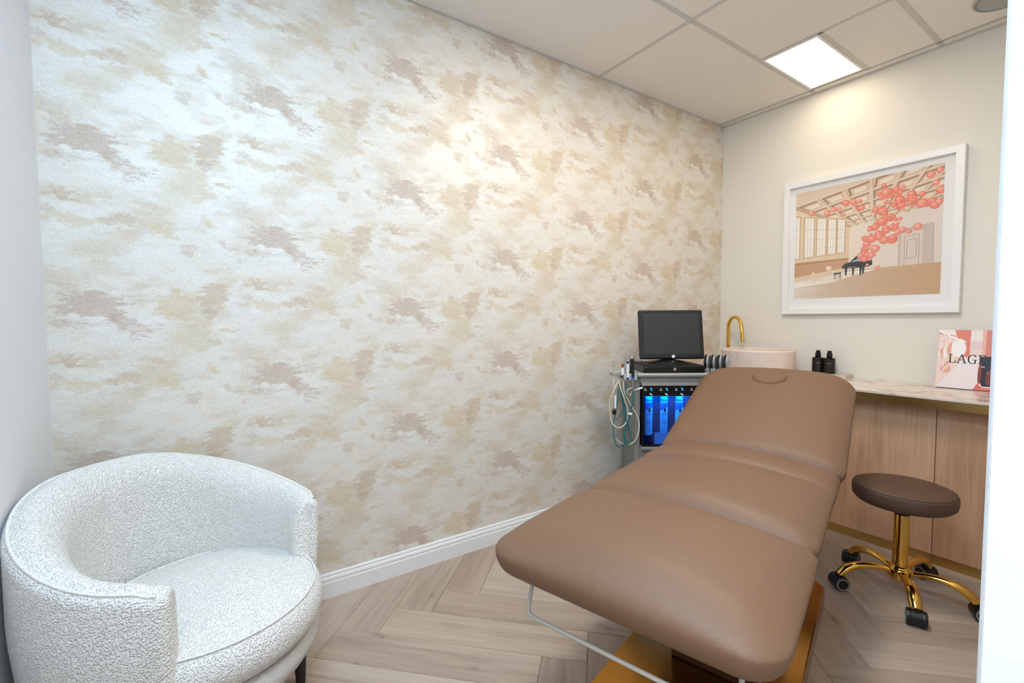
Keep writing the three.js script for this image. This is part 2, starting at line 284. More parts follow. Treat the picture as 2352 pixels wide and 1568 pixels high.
// recessed ceiling lights: frame, glowing diffuser and the light they give
function ceilingLight(x0, x1, z0, z1, L, label) {
  const cx = (x0 + x1) / 2, cz = (z0 + z1) / 2, g = thing('ceiling_light', label, 'ceiling light', [cx, 2.499, cz]);
  const w = (x1 - x0) / 2, d = (z1 - z0) / 2, f = .012;
  mesh('frame', merge([box(-w, w, -.003, .03, -d, -d + f), box(-w, w, -.003, .03, d - f, d), box(-w, -w + f, -.003, .03, -d + f, d - f), box(w - f, w, -.003, .03, -d + f, d - f)]), mTrim, g);
  mesh('diffuser', box(-w + f, w - f, .004, .012, -d + f, d - f), mat(0xffffff, .6, { emissive: L.color.clone().lerp(new THREE.Color(1, 1, 1), .45), emissiveIntensity: L.glow }), g);
  const a = new THREE.RectAreaLight(L.color, L.intensity, 2 * (w - f), 2 * (d - f)); a.position.set(0, -.002, 0); a.rotation.x = -Math.PI / 2; a.name = 'panel_light'; a.castShadow = true; g.add(a);
  return g;
}
ceilingLight(.603, .873, .083, .634, WARM, 'lit warm white ceiling panel near the cream wall');
ceilingLight(.896, 1.164, 1.25, 1.825, MID, 'lit warm white ceiling panel above the middle of the room');
ceilingLight(1.19, 1.80, 2.752, 3.338, COOL, 'lit cool white square ceiling panel by the doorway');
ceilingLight(2.3, 2.9, 3.1, 3.7, DOOR, 'lit cool white ceiling panel in the corridor facing the doorway');
ceilingLight(2.1, 2.7, 4.0, 4.6, HALL, 'lit cool white ceiling panel farther along the corridor');
{
  const s = thing('ceiling_speaker', 'round grey ceiling speaker above the wash counter', 'speaker', [1.445, 2.4995, .262]);
  mesh('grille', lathe([[0, -.006], [.09, -.006], [.1, -.004]], 48), mat(0xbdbcb6, .8, { bumpMap: rep(bumpFine, 8, 8), bumpScale: .002, side: THREE.DoubleSide }), s);
  mesh('rim', lathe([[.1, 0], [.1, -.005], [.103, -.007], [.107, -.005], [.108, 0]], 48), mat(0xb4b2ac, .5), s);
}
// ------------------------------------------------------------------ wash counter
const CT = .782;
{
  const mMarble = mat(0xffffff, .22, { map: dataTex(1024, 512, (u, v) => {
    const w1 = fbm(u, v, 6, 6, 5, 2001), w2 = fbm(u, v, 4, 3, 5, 2101), x = v * 3 + u * 1.5 + w1 * 2.2;
    const vein = Math.pow(1 - Math.abs(2 * (x - Math.floor(x)) - 1), 6) * sstep(.35, .6, w2), t2 = Math.pow(1 - Math.abs(2 * ((x * 2.3 + w2) % 1) - 1), 14) * .5, cl = sstep(.45, .7, fbm(u, v, 5, 5, 4, 2201));
    const b = [228, 216, 203]; return [0, 1, 2].map(k => lerp(lerp(b[k], [206, 182, 164][k], cl * .55), [150, 112, 92][k], clamp(vein * .75 + t2 * sstep(.4, .6, w1)))); }) });
  const g = boxUV(box(.004, ROOM.x1 - .003, CT - .012, CT, .002, .492, .002, 1)); const c = thing('countertop', 'marble patterned worktop with brass front edge along the cream wall', 'countertop');
  mesh('slab', g, mMarble, c); mesh('brass_edge', box(.004, ROOM.x1 - .003, CT - .05, CT - .0122, .455, .488, .001, 1), mBrass, c);
  const seams = [.004, .42, .862, 1.306, ROOM.x1 - .004];
  for (let i = 0; i < 4; i++) {
    const x0 = seams[i], x1 = seams[i + 1];
    const k = thing('base_cabinet', ['oak veneer base cabinet under the round basin', 'oak veneer base cabinet under the bottle tray', 'oak veneer base cabinet behind the round stool', 'oak veneer base cabinet under the leaning book'][i], 'cabinet');
    mesh('carcass', box(x0 + .001, x1 - .001, .047, CT - .0505, .004, .386), mVeneer[0], k);
    const dg = box(x0 + .0012, x1 - .0012, .05, CT - .056, .387, .406, .0012, 1); const uvg = boxUV(dg); const uv = uvg.attributes.uv; for (let q = 0; q < uv.count; q++) uv.setXY(q, uv.getY(q) / .9 + i * .37, uv.getX(q) / .6 + i * .21);
    mesh('door', uvg, mVeneer[i % 2], k);
    mesh('plinth', box(x0 + .0005, x1 - .0005, 0, .046, .30, .392), mBrass, k);
  }
}
{ // basin
  const s = single('basin', lathe([[0, .016], [.12, .016], [.168, .028], [.188, .06], [.193, .15], [.197, .155], [.202, .156], [.207, .153], [.208, .146], [.204, .02], [.198, .004], [.19, 0], [0, 0]], 96), mat(0xf2e2d8, .7, { map: dataTex(512, 512, (u, v) => { const a = sstep(.62, .78, fbm(u, v, 160, 70, 2, 3001)) * .5, b = sstep(.62, .78, fbm(u, v, 120, 54, 2, 3101)) * .5; return [lerp(lerp(246, 205, a * .5), 255, b * .4), lerp(lerp(240, 190, a * .5), 252, b * .4), lerp(lerp(236, 182, a * .5), 248, b * .4)]; }) }), 'round blush pink stone vessel basin on the worktop', 'basin');
  s.position.set(.405, CT, .245);
}
{ // tap
  const t = thing('basin_tap', 'tall polished gold swan neck tap behind the basin', 'tap', [.118, CT, .088], -Math.atan2(.478, .878));
  mesh('flange', lathe([[0, 0], [.026, 0], [.026, .006], [.02, .009], [0, .009]], 40), mGold, t);
  mesh('body', lathe([[0, .008], [.0165, .008], [.0165, .095], [.014, .1], [0, .1]], 32), mGold, t);
  const pts = [V(0, .09, 0), V(0, .18, 0), V(0, .262, 0)]; const R = .076; for (let k = 1; k <= 11; k++) { const a = Math.PI * (k / 11) * .93; pts.push(V(R - R * Math.cos(a), .286 + R * Math.sin(a) * .95, 0)); } pts.push(V(.163, .245, 0));
  mesh('spout', tube(pts, .0115, 90, 20), mGold, t);
  mesh('spray_head', merge([rod(V(.1615, .258, 0), V(.170, .196, 0), .0125, .0125, 24), rod(V(.170, .196, 0), V(.1707, .191, 0), .0125, .010, 24)]), mGold, t);
  mesh('lever', merge([rod(V(0, .088, 0), V(-.028, .091, .0), .010, .009), rod(V(-.03, .086, 0), V(-.078, .125, .0), .004, .004)]), mGold, t);
}
{ // tray and bottles
  const t = thing('tray', 'narrow beige stone tray holding two black bottles', 'tray', [.71, CT, .068]);
  const m = mat(0xd3c2b2, .7, { map: oakVeneer });
  mesh('tray_base', box(-.135, .135, 0, .012, -.052, .052, .002, 1), mat(0xd8c8ba, .7), t);
  mesh('tray_rim', merge([box(-.135, .135, .011, .024, -.052, -.046), box(-.135, .135, .011, .024, .046, .052), box(-.135, -.129, .011, .024, -.046, .046), box(.129, .135, .011, .024, -.046, .046)]), mat(0xd8c8ba, .7), t);
  const label = canvasTex(256, 512, (g, w, h) => {
    g.fillStyle = '#101011'; g.fillRect(0, 0, w, h); g.fillStyle = '#b98a3c'; g.fillRect(70, 130, 112, 14); g.fillStyle = '#7d5f33'; g.fillRect(72, 236, 108, 5);
    g.fillStyle = '#4a4034'; g.fillRect(76, 396, 80, 6); g.fillRect(84, 412, 64, 5); });
  const parts = b => {
    mesh('body', lathe([[0, 0], [.027, 0], [.0295, .003], [.0295, .096], [.0285, .1], [.012, .101], [0, .101]], 40), mat(0x080808, .22), b);
    const lg = new THREE.CylinderGeometry(.0298, .0298, .085, 24, 1, true, 0, 2.2); lg.rotateY(-.55); lg.translate(0, .05, 0); mesh('label', lg, new THREE.MeshPhysicalMaterial({ map: label, roughness: .4 }), b);
    mesh('collar', lathe([[0, .1], [.0145, .1], [.0145, .127], [.0135, .1285], [0, .1285]], 32), mBlack, b);
    mesh('pump', lathe([[0, .128], [.0112, .128], [.0112, .142], [.0102, .1432], [0, .1432]], 32), mBlackMatte, b);
    mesh('nozzle', cyl(.003, .003, .006, 0, -.003, 0, 12).rotateX(Math.PI / 2).translate(0, .137, .012), mBlackMatte, b);
  };
  const b1 = thing('lotion_bottle', 'black pump bottle on the tray, beside the basin', 'bottle', [.678, CT + .0125, .066], 0, 'black pump bottles on the tray'); parts(b1);
  const b2 = b1.clone(); b2.name = numbered('lotion_bottle'); b2.position.set(.741, CT + .0125, .07); b2.rotation.y = -.15; b2.userData = { label: 'black pump bottle on the tray, on the side toward the leaning book', category: 'bottle', group: 'black pump bottles on the tray' }; scene.add(b2);
}
{ // book
  const cover = canvasTex(768, 1024, (g, w, h) => {
    g.fillStyle = '#f4d9cf'; g.fillRect(0, 0, w, h);
    g.fillStyle = '#f7ece6'; g.fillRect(0, 0, 230, 90);
    g.fillStyle = '#e58370'; g.beginPath(); g.moveTo(205, 0); g.lineTo(430, 0); g.lineTo(410, 480); g.lineTo(330, 480); g.closePath(); g.fill();
    g.fillStyle = '#f3e8e0'; g.fillRect(412, 0, 148, 330); g.fillStyle = '#eccfd2'; g.fillRect(412, 190, 148, 150); g.strokeStyle = '#eec3b5'; g.lineWidth = 5; g.strokeRect(412, 0, 148, 330); g.beginPath(); g.moveTo(470, 0); g.lineTo(466, 330); g.stroke();
    g.fillStyle = '#f0b7a4'; g.fillRect(558, 0, 60, h * .45); g.fillStyle = '#de8674'; g.fillRect(604, 0, 164, 450);
    g.fillStyle = '#f4e7e6'; g.beginPath(); g.moveTo(0, h); g.lineTo(270, 640); g.lineTo(330, 470); g.lineTo(620, 470); g.lineTo(560, h); g.closePath(); g.fill();
    const cols = ['#fbf1ea', '#f6d2bd', '#f3bfa8', '#f9e3d8', '#efa894', '#f7c9a8', '#f6dcdf'];
    for (let i = 0; i < 26; i++) { const x = 10 + hash(i, 1, 5) * 300, y = 130 + x * .28 + hash(i, 2, 5) * 60, hh = 120 + hash(i, 3, 5) * 260, ww = 26 + hash(i, 4, 5) * 50; g.fillStyle = cols[i % 7]; g.beginPath(); g.ellipse(x, y + hh / 2, ww / 2, hh / 2, .1, 0, 7); g.fill(); }
    g.fillStyle = '#c9705f'; for (let i = 0; i < 9; i++) { g.beginPath(); g.ellipse(8 + i * 26, 64 + i * 7, 12, 16, .5, 0, 7); g.fill(); }
    g.fillStyle = '#fffaf6'; for (let i = 0; i < 14; i++) { g.beginPath(); g.ellipse(30 + i * 24, 40 + i * 12 + 14 * hash(i, 9, 5), 20, 13, .4, 0, 7); g.fill(); }
    g.fillStyle = '#fbf3ef'; g.beginPath(); g.ellipse(270, 330, 95, 150, 0, 0, 7); g.fill();
    g.fillStyle = '#eda992'; for (let i = 0; i < 8; i++) { g.beginPath(); g.ellipse(60 + hash(i, 3, 8) * 130, 540 + hash(i, 4, 8) * 220, 16, 44, .3, 0, 7); g.fill(); }
    g.fillStyle = '#2a1c20'; g.beginPath(); g.moveTo(556, 455); g.lineTo(768, 440); g.lineTo(768, 950); g.lineTo(590, 960); g.quadraticCurveTo(530, 860, 545, 600); g.closePath(); g.fill();
    g.fillStyle = '#8e3428'; g.beginPath(); g.ellipse(552, 740, 22, 190, .02, 0, 7); g.fill(); g.fillStyle = '#7c3a2c'; g.beginPath(); g.ellipse(668, 800, 40, 130, .1, 0, 7); g.fill();
    g.fillStyle = '#e4705c'; g.beginPath(); g.moveTo(480, h); g.lineTo(530, 915); g.lineTo(600, 985); g.lineTo(768, 970); g.lineTo(768, h); g.closePath(); g.fill();
    g.fillStyle = '#17161a'; g.font = '214px serif'; g.save(); g.translate(138, 582); g.scale(376 / g.measureText('LAG').width, 1); g.fillText('LAGE', 0, 0); g.restore();
    g.fillStyle = '#f2e8e4'; g.font = 'bold 30px sans-serif'; g.fillText('THE', 556, 640); g.fillText('S', 636, 735);
  });
  const b = thing('book', 'pink photo book lettered LAGE leaning against the cream wall', 'book', [1.331, CT + .004, .096], .04);
  const inner = new THREE.Group(); inner.name = 'volume';
  const w = .215, h = .288, d = .022, lean = -.17;
  const turn = g => g.rotateX(lean);
  const cov = mat(0xf2dcd2, .35);
  mesh('cover', turn(merge([box(-w / 2, w / 2, 0, h, -.0025, 0), box(-w / 2, w / 2, 0, h, -d, -d + .0025), box(-w / 2, -w / 2 + .003, 0, h, -d + .0025, -.0025)])), cov, b);
  mesh('pages', turn(box(-w / 2 + .004, w / 2 - .003, .003, h - .003, -d + .003, -.003)), mat(0xf1eee8, .8), b);
  const pg = new THREE.PlaneGeometry(w, h); pg.translate(0, h / 2, .0004); mesh('cover_print', turn(pg), new THREE.MeshPhysicalMaterial({ map: cover, roughness: .28 }), b);
}
// ------------------------------------------------------------------ framed print
{
  const f = thing('framed_print', 'white framed print of a black piano and coral balloons', 'framed print', [.865, 1.5685, 0]);
  const w = .42, h = .411, fw = .032, D = .034;
  const frameBar = (a, b, c, d) => { const sh = new THREE.Shape([a, b, c, d].map(p => new THREE.Vector2(...p))); const g = new THREE.ExtrudeGeometry(sh, { depth: D - .003, bevelEnabled: true, bevelThickness: .0015, bevelSize: .001, bevelSegments: 2 }); g.translate(0, 0, .0015); return g; };
  const i = fw;
  for (const q of [[[-w, h], [w, h], [w - i, h - i], [-w + i, h - i]], [[-w, -h], [-w + i, -h + i], [w - i, -h + i], [w, -h]], [[-w, -h], [-w, h], [-w + i, h - i], [-w + i, -h + i]], [[w, -h], [w - i, -h + i], [w - i, h - i], [w, h]]]) mesh('frame_bar', frameBar(...q), mat(0xf3f1ef, .35), f);
  mesh('mount', box(-w + i, w - i, -h + i, h - i, .004, .010), mat(0xf4f1ee, .9), f);
  const pw = .70, ph = .66;
  const art = canvasTex(1280, 1206, (g, W_, H_) => {
    const P = (x, y) => [x * W_, y * H_];
    const poly = (pts, c) => { g.fillStyle = c; g.beginPath(); pts.forEach(([x, y], k) => k ? g.lineTo(x * W_, y * H_) : g.moveTo(x * W_, y * H_)); g.closePath(); g.fill(); };
    const gr = (x0, y0, x1, y1, ...st) => { const q = g.createLinearGradient(x0 * W_, y0 * H_, x1 * W_, y1 * H_); st.forEach(([t, c]) => q.addColorStop(t, c)); return q; };
    poly([[0, 0], [1, 0], [1, 1], [0, 1]], '#f1dfca');
    poly([[.42, .38], [1, .30], [1, .78], [.42, .78]], gr(.42, 0, 1, 0, [0, '#f0dfcb'], [1, '#e4d6ca']));
    poly([[0, .12], [.42, .38], [.42, .76], [0, .85]], gr(0, 0, .42, 0, [0, '#ecd6b6'], [1, '#e6cba6']));
    // ceiling with coffers
    poly([[0, 0], [1, 0], [1, .30], [.44, .39], [0, .13]], '#e6cfb4');
    const cp = (a, b) => { const L = [lerp(-.02, .42, b), lerp(.13, .385, b)], R = [lerp(1.75, 1.02, b), lerp(-.25, .30, b)]; const t = a / (a + (1 - a) * lerp(1, 1.25, b)); return [lerp(L[0], R[0], t), lerp(L[1], R[1], t)]; };
    for (let r = 0; r < 6; r++) for (let k = 0; k < 9; k++) {
      const b0 = 1 - Math.pow(1 - (r + .1) / 6, 1.7), b1 = 1 - Math.pow(1 - (r + .88) / 6, 1.7), a0 = (k + .1) / 9, a1 = (k + .9) / 9;
      poly([cp(a0, b0), cp(a1, b0), cp(a1, b1), cp(a0, b1)], '#a9846a'); const bm = lerp(b0, b1, .22), am = lerp(a0, a1, .12);
      poly([cp(am, bm), cp(a1, bm), cp(a1, b1), cp(am, b1)], '#dfc4a6'); const b2 = lerp(b0, b1, .4), b3 = lerp(b0, b1, .86);
      poly([cp(lerp(a0, a1, .24), b2), cp(lerp(a0, a1, .86), b2), cp(lerp(a0, a1, .86), b3), cp(lerp(a0, a1, .24), b3)], '#f1e0ca');
    }
    g.strokeStyle = '#b08d6c'; g.lineWidth = 6; for (let k = 0; k <= 9; k++) { g.beginPath(); g.moveTo(...P(...cp(k / 9, 0))); g.lineTo(...P(...cp(k / 9, 1))); g.stroke(); }
    g.strokeStyle = '#efe0cb'; g.lineWidth = 5; for (let r = 0; r <= 6; r++) { const b = 1 - Math.pow(1 - r / 6, 1.7); g.beginPath(); g.moveTo(...P(...cp(0, b))); g.lineTo(...P(...cp(1, b))); g.stroke(); }
    // cornice, windows
    poly([[0, .12], [.43, .375], [.43, .395], [0, .155]], '#cba983');
    const win = [[-.04, .035], [.08, .15], [.18, .243], [.266, .318], [.338, .383]];
    const yt = x => .225 + (x) * .24, yb = x => .62 - x * .05;
    for (const [a, b] of win) { poly([[a - .012, yt(a) - .012], [b + .01, yt(b) - .012], [b + .01, yb(b) + .01], [a - .012, yb(a) + .01]], '#d6b48c'); poly([[a, yt(a)], [b, yt(b)], [b, yb(b)], [a, yb(a)]], '#fbf4ea'); g.strokeStyle = '#d9c3a8'; g.lineWidth = 4; for (const t of [.33, .67]) { g.beginPath(); g.moveTo(...P(lerp(a, b, t), yt(lerp(a, b, t)))); g.lineTo(...P(lerp(a, b, t), yb(lerp(a, b, t)))); g.stroke(); } for (const t of [.3, .55, .8]) { g.beginPath(); g.moveTo(...P(a, lerp(yt(a), yb(a), t))); g.lineTo(...P(b, lerp(yt(b), yb(b), t))); g.stroke(); } }
    poly([[0, .66], [.42, .655], [.42, .735], [0, .80]], '#d0a077'); poly([[0, .66], [.42, .655], [.42, .668], [0, .682]], '#b98a5e');
    // door
    poly([[.745, .475], [.95, .445], [.955, .77], [.745, .775]], '#d3bfae'); poly([[.765, .50], [.89, .485], [.892, .77], [.766, .773]], '#e2d0c0'); g.strokeStyle = '#a48b79'; g.lineWidth = 4;
    for (const q of [[[.745, .475], [.95, .445], [.955, .77]], [[.785, .53], [.87, .52], [.872, .76], [.785, .765], [.785, .53]], [[.80, .56], [.855, .553], [.857, .70], [.80, .705], [.80, .56]]]) { g.beginPath(); q.forEach(([x, y], k) => k ? g.lineTo(x * W_, y * H_) : g.moveTo(x * W_, y * H_)); g.stroke(); }
    // floor
    poly([[0, .845], [.42, .765], [1, .755], [1, 1], [0, 1]], gr(0, 0, 1, 0, [0, '#e9dccd'], [.42, '#d8bc9e'], [1, '#cfa478']));
    poly([[0, .845], [.1, .83], [.42, .775], [.62, .77], [.3, .86], [0, .895]], '#faf0e0');
    g.globalAlpha = .35; for (let k = 0; k < 70; k++) { const y = .79 + .21 * Math.pow(k / 70, 1.3), y2 = y - .012; g.strokeStyle = k % 3 ? '#a9805c' : '#e1c6a8'; g.lineWidth = 1 + 2 * k / 70; g.beginPath(); g.moveTo(...P(hash(k, 1, 4) * .3, y + .01)); g.lineTo(...P(.7 + hash(k, 2, 4) * .3, y2)); g.stroke(); } g.globalAlpha = 1;
    // piano
    const bk = '#15181b';
    poly([[.425, .70], [.53, .585], [.555, .585], [.555, .61], [.49, .69]], bk); poly([[.43, .70], [.495, .66], [.5, .705], [.43, .715]], '#a9b6c4');
    poly([[.375, .725], [.40, .70], [.58, .685], [.585, .73], [.56, .745], [.385, .752], [.372, .742]], bk); poly([[.38, .742], [.47, .736], [.47, .741], [.38, .747]], '#b8bcc0');
    for (const [x, y] of [[.395, .81], [.446, .815], [.498, .812], [.516, .805]]) poly([[x, .74], [x + .018, .74], [x + .012, y], [x + .003, y]], bk);
    poly([[.315, .78], [.368, .777], [.368, .79], [.315, .793]], bk); for (const x of [.316, .328, .352, .363]) poly([[x, .785], [x + .005, .785], [x + .004, .84], [x + .001, .84]], bk);
    // balloons
    const ball = (x, y, r, c0, c1) => { const q = g.createRadialGradient(x * W_ - r * .35, y * H_ - r * .4, r * .1, x * W_, y * H_, r); q.addColorStop(0, c1); q.addColorStop(1, c0); g.fillStyle = q; g.beginPath(); g.ellipse(x * W_, y * H_, r * 1.02, r, 0, 0, 7); g.fill(); };
    const path = [[.53, .66], [.57, .62], [.54, .57], [.56, .53], [.66, .50], [.70, .46], [.62, .47], [.58, .43], [.64, .40], [.68, .38], [.74, .38], [.66, .34], [.64, .30], [.72, .28], [.78, .25], [.86, .25], [.90, .27], [.63, .22], [.68, .16], [.66, .12], [.76, .16], [.80, .22], [.46, .20], [.42, .16]];
    for (let k = 0; k < 120; k++) { const p = path[k % path.length], x = p[0] + (hash(k, 1, 6) - .5) * .11, y = p[1] + (hash(k, 2, 6) - .5) * .08, r = 10 + 34 * Math.pow(hash(k, 3, 6), 1.6); ball(x, y, r, '#e9765f', '#fbb49b'); }
    for (const [x, y, r] of [[.66, .145, 44], [.76, .13, 28], [.925, .07, 34], [.975, .05, 28], [.955, .14, 28], [.985, .2, 38], [.975, .29, 30], [.13, .21, 30], [.30, .21, 26], [.37, .27, 22], [.34, .21, 24], [.25, .23, 34], [.44, .17, 30], [.77, .47, 30], [.86, .46, 34], [.81, .49, 22], [.88, .28, 44], [.60, .60, 40], [.575, .65, 32], [.50, .645, 30], [.62, .76, 22], [.55, .73, 14]]) ball(x, y, r, '#e97f68', '#fcbfa6');
    for (const [x, y, r] of [[.275, .735, 30], [.155, .775, 20], [.305, .77, 18], [.085, .825, 14], [.165, .82, 22], [.205, .822, 20]]) ball(x, y, r, '#e6bfa0', '#fff2e2');
  });
  const pg = new THREE.PlaneGeometry(pw, ph); pg.translate(-.008, .015, .0106); mesh('print', pg, new THREE.MeshPhysicalMaterial({ map: art, roughness: .7 }), f);
  mesh('glass_pane', box(-w + i, w - i, -h + i, h - i, .018, .0195), mat(0xffffff, .02, { transmission: 1, thickness: 0, ior: 1.45 }), f);
}
// ------------------------------------------------------------------ treatment couch
{
  const th = 16.8 * Math.PI / 180; // local -z points to the head end
  const c = thing('treatment_couch', 'padded taupe treatment couch with raised backrest on gold plinth', 'treatment couch', [1.018, 0, 1.483], th);
  // cushion: rounded rectangle, length along z from z0 (head side) to z1 (foot side)
  const cushion = (w, z0, z1, rHead, rFoot, top, bot, edge, crown, edgeFoot = edge, n = 120) => {
    const L = (z1 - z0) / 2, zc = (z0 + z1) / 2;
    const sd = (x, z) => { const r = z < 0 ? rHead : rFoot, qx = Math.abs(x) - w + r, qz = Math.abs(z) - L + r; return Math.min(Math.max(qx, qz), 0) + Math.hypot(Math.max(qx, 0), Math.max(qz, 0)) - r; };
    const out = a => { const dx = Math.cos(a), dz = Math.sin(a); let lo = 0, hi = 2; for (let k = 0; k < 34; k++) { const m = (lo + hi) / 2; if (sd(dx * m, dz * m) < 0) lo = m; else hi = m; } return [dx * lo, dz * lo]; };
    const rings = []; for (let k = 0; k <= 26; k++) rings.push(1 - Math.pow(1 - k / 26, 2.2));
    const ang = []; for (let k = 0; k <= n; k++) ang.push(k / n * 2 * Math.PI);
    const rim = ang.map(out);
    const prof = [...rings.map(r => [r, 1]), ...rings.slice(0, -1).reverse().map(r => [r, -1])];
    return gridGeo(prof.length - 1, n, (i, j) => {
      const [r, sgn] = prof[i], [ox, oz] = rim[j], x = ox * r, z = oz * r, d = Math.max(0, -sd(x, z));
      const e = Math.min(1, d / lerp(edge, edgeFoot, sstep(.35, .9, z / L))), round = Math.sqrt(Math.max(0, 1 - (1 - e) * (1 - e)));
      let y; if (sgn > 0) { const cx = 1 - (x / w) ** 2, cz = 1 - Math.pow(Math.abs(z / L), 2.5); y = round * (top + crown * (.12 + .88 * clamp(cx, 0, 1)) * (.6 + .4 * clamp(cz, 0, 1))); } else { const eb = Math.min(1, d / .05); y = -bot * Math.sqrt(Math.max(0, 1 - (1 - eb) * (1 - eb))); }
      return [V(x, y, z + zc), (x + .5) * 1.0, (z + zc)];
    }, false, true);
  };
  const leg = cushion(.308, .635, 1.09, .035, .075, .024, .055, .075, .056, .125); leg.translate(-.008, .592, 0); mesh('leg_cushion', leg, mLeather, c);
  const seat = cushion(.304, .165, .640, .035, .035, .024, .05, .07, .052); seat.translate(-.008, .592, 0); mesh('seat_cushion', seat, mLeather, c);
  const hip = cushion(.306, -.005, .225, .035, .035, .026, .05, .06, .046); hip.translate(-.008, .592, 0); mesh('hip_cushion', hip, mLeather, c);
  const tilt = 23 * Math.PI / 180, back = cushion(.314, -.695, .0, .13, .03, .026, .05, .06, .044);
  const place = g => { g.rotateX(tilt); g.translate(-.004, .592, .0); return g; };
  const bm = mesh('backrest_cushion', place(back), mLeather, c);
  const plug = lathe([[0, .013], [.05, .0125], [.062, .0105], [.0675, .006], [.069, .001], [.067, -.004], [.067, -.016], [0, -.016]], 56); plug.scale(1, 1, .92); plug.translate(0, .0640, -.545); mesh('face_hole_plug', place(plug), mLeather, bm);
  // frame under the cushions
  const mFrame = mat(0xb7b2a8, .4);
  mesh('bed_frame', merge([box(-.22, .22, .50, .542, .02, .98), place(box(-.22, .22, -.085, -.05, -.62, -.02))]), mat(0x4a3a2e, .5), c);
  mesh('roll_bar', tube([V(-.225, .545, 1.0), V(-.225, .50, 1.02), V(-.225, .462, 1.03), V(-.222, .449, 1.031), V(-.212, .446, 1.031), V(-.1, .445, 1.031), V(.1, .445, 1.031), V(.212, .446, 1.031), V(.222, .449, 1.031), V(.225, .462, 1.03), V(.225, .50, 1.02), V(.225, .545, 1.0)], .0047, 160, 12), mFrame, c);
  // gold plinth
  const sh = new THREE.Shape(); const pw = .236, z0 = -.315, z1 = .98, ch = .03; sh.moveTo(-pw + ch, -z0); sh.lineTo(pw - ch, -z0); sh.lineTo(pw, -z0 - ch); sh.lineTo(pw, -z1 + ch); sh.lineTo(pw - ch, -z1); sh.lineTo(-pw + ch, -z1); sh.lineTo(-pw, -z1 + ch); sh.lineTo(-pw, -z0 - ch); sh.closePath();
  const mPl = mat(new THREE.Color().setRGB(0.42, 0.20, 0.035), 0.16, { metalness: 1 });
  const pg = new THREE.ExtrudeGeometry(sh, { depth: .062, bevelEnabled: true, bevelThickness: .004, bevelSize: .004, bevelSegments: 2 }); pg.rotateX(-Math.PI / 2); pg.translate(0, .006, 0);
  mesh('plinth', pg, mPl, c);
  mesh('column', box(-.10, .15, .07, .30, -.05, .46, .01, 2), mat(0x3c2013, .35), c);
  mesh('lift_column', box(-.08, .12, .30, .505, .0, .42, .008, 2), mat(0x3a2d22, .45), c);
}
// ------------------------------------------------------------------ stool
{
  const s = thing('rolling_stool', 'round brown leather stool with gold five legged base on castors', 'stool', [1.303, 0, .80]);
  const R = .168;
  const seat = mesh('seat', lathe([[0, .376], [.13, .377], [.152, .382], [R - .003, .396], [R, .412], [R, .434], [R - .003, .4405], [R - .009, .446], [.14, .454], [.08, .459], [0, .461]], 96), mLeatherDark, s);
  const ring = new THREE.TorusGeometry(R - .006, .0016, 8, 96); ring.rotateX(Math.PI / 2); ring.translate(0, .4440, 0); mesh('stitched_seam', ring, mLeatherDark, seat);
  mesh('seat_plate', lathe([[0, .366], [.05, .367], [.06, .377], [0, .377]], 32), mBlackMatte, s);
  mesh('gas_lift', cyl(.0135, .0135, .06, 0, .315, 0), mChrome, s);
  mesh('column', merge([cyl(.028, .0245, .225, 0, .105, 0, 40), cyl(.0245, .0245, .004, 0, .328, 0, 40)]), mGold, s);
  mesh('column_cap', lathe([[.013, .332], [.0255, .332], [.0255, .339], [.0235, .341], [.013, .341]], 40), mBlack, s);
  mesh('hub', lathe([[0, .068], [.038, .068], [.042, .074], [.042, .105], [.038, .111], [.030, .113], [.030, .122], [0, .122]], 48), mGold, s);
  const path = [[.028, .095, .0125], [.07, .103, .014], [.12, .107, .0165], [.165, .101, .0195], [.200, .084, .021], [.226, .058, .0185]];
  const curve = new THREE.CatmullRomCurve3(path.map(p => V(p[0], p[1], 0)));
  const legG = gridGeo(31, 24, (i, j) => { const t = Math.min(1, i / 30), p = curve.getPoint(t), d = curve.getTangent(t), a = j / 24 * 2 * Math.PI, k = t * (path.length - 1), k0 = Math.min(path.length - 2, Math.floor(k)), r = lerp(path[k0][2], path[k0 + 1][2], k - k0) * (i === 31 ? 0 : 1); const n = V(-d.y, d.x, 0); return [p.clone().addScaledVector(n, Math.cos(a) * r * .8).add(V(0, 0, Math.sin(a) * r)), t, a / 6.283]; }, false, true);
  const mWheel = mat(0x121216, .35), mTread = mat(0x8d9087, .6);
  const wheelDir = [20, -40, 5, 60, -60]; // heading of each castor, degrees from the x axis
  for (let k = 0; k < 5; k++) {
    const a = -(62 + 72 * k) * Math.PI / 180;
    const lg = legG.clone(); lg.rotateY(a); mesh('leg', lg, mGold, s);
    const cg = new THREE.Group(); cg.name = 'castor'; cg.position.set(Math.cos(a) * .230, 0, -Math.sin(a) * .230); cg.rotation.y = wheelDir[k] * Math.PI / 180 + Math.PI / 2; s.add(cg);
    const drum = new THREE.CylinderGeometry(.0285, .0285, .034, 36); drum.rotateX(Math.PI / 2); drum.translate(.006, .0305, 0);
    mesh('hood', merge([drum, cyl(.012, .011, .022, 0, .044, 0, 20)]), mWheel, cg);
    for (const sd of [-1, 1]) {
      const w = lathe([[0, -.006], [.0265, -.006], [.0285, -.004], [.0285, .006], [.0262, .0085], [0, .0085]], 36); w.rotateX(Math.PI / 2 * sd); w.translate(.006, .0285, sd * .0215); mesh('wheel', w, mWheel, cg);
      const tr = new THREE.TorusGeometry(.0222, .0026, 10, 40); tr.scale(1, 1, .5); tr.translate(.006, .0285, sd * .0301); mesh('rim_ring', tr, mTread, cg);
    }
  }
}
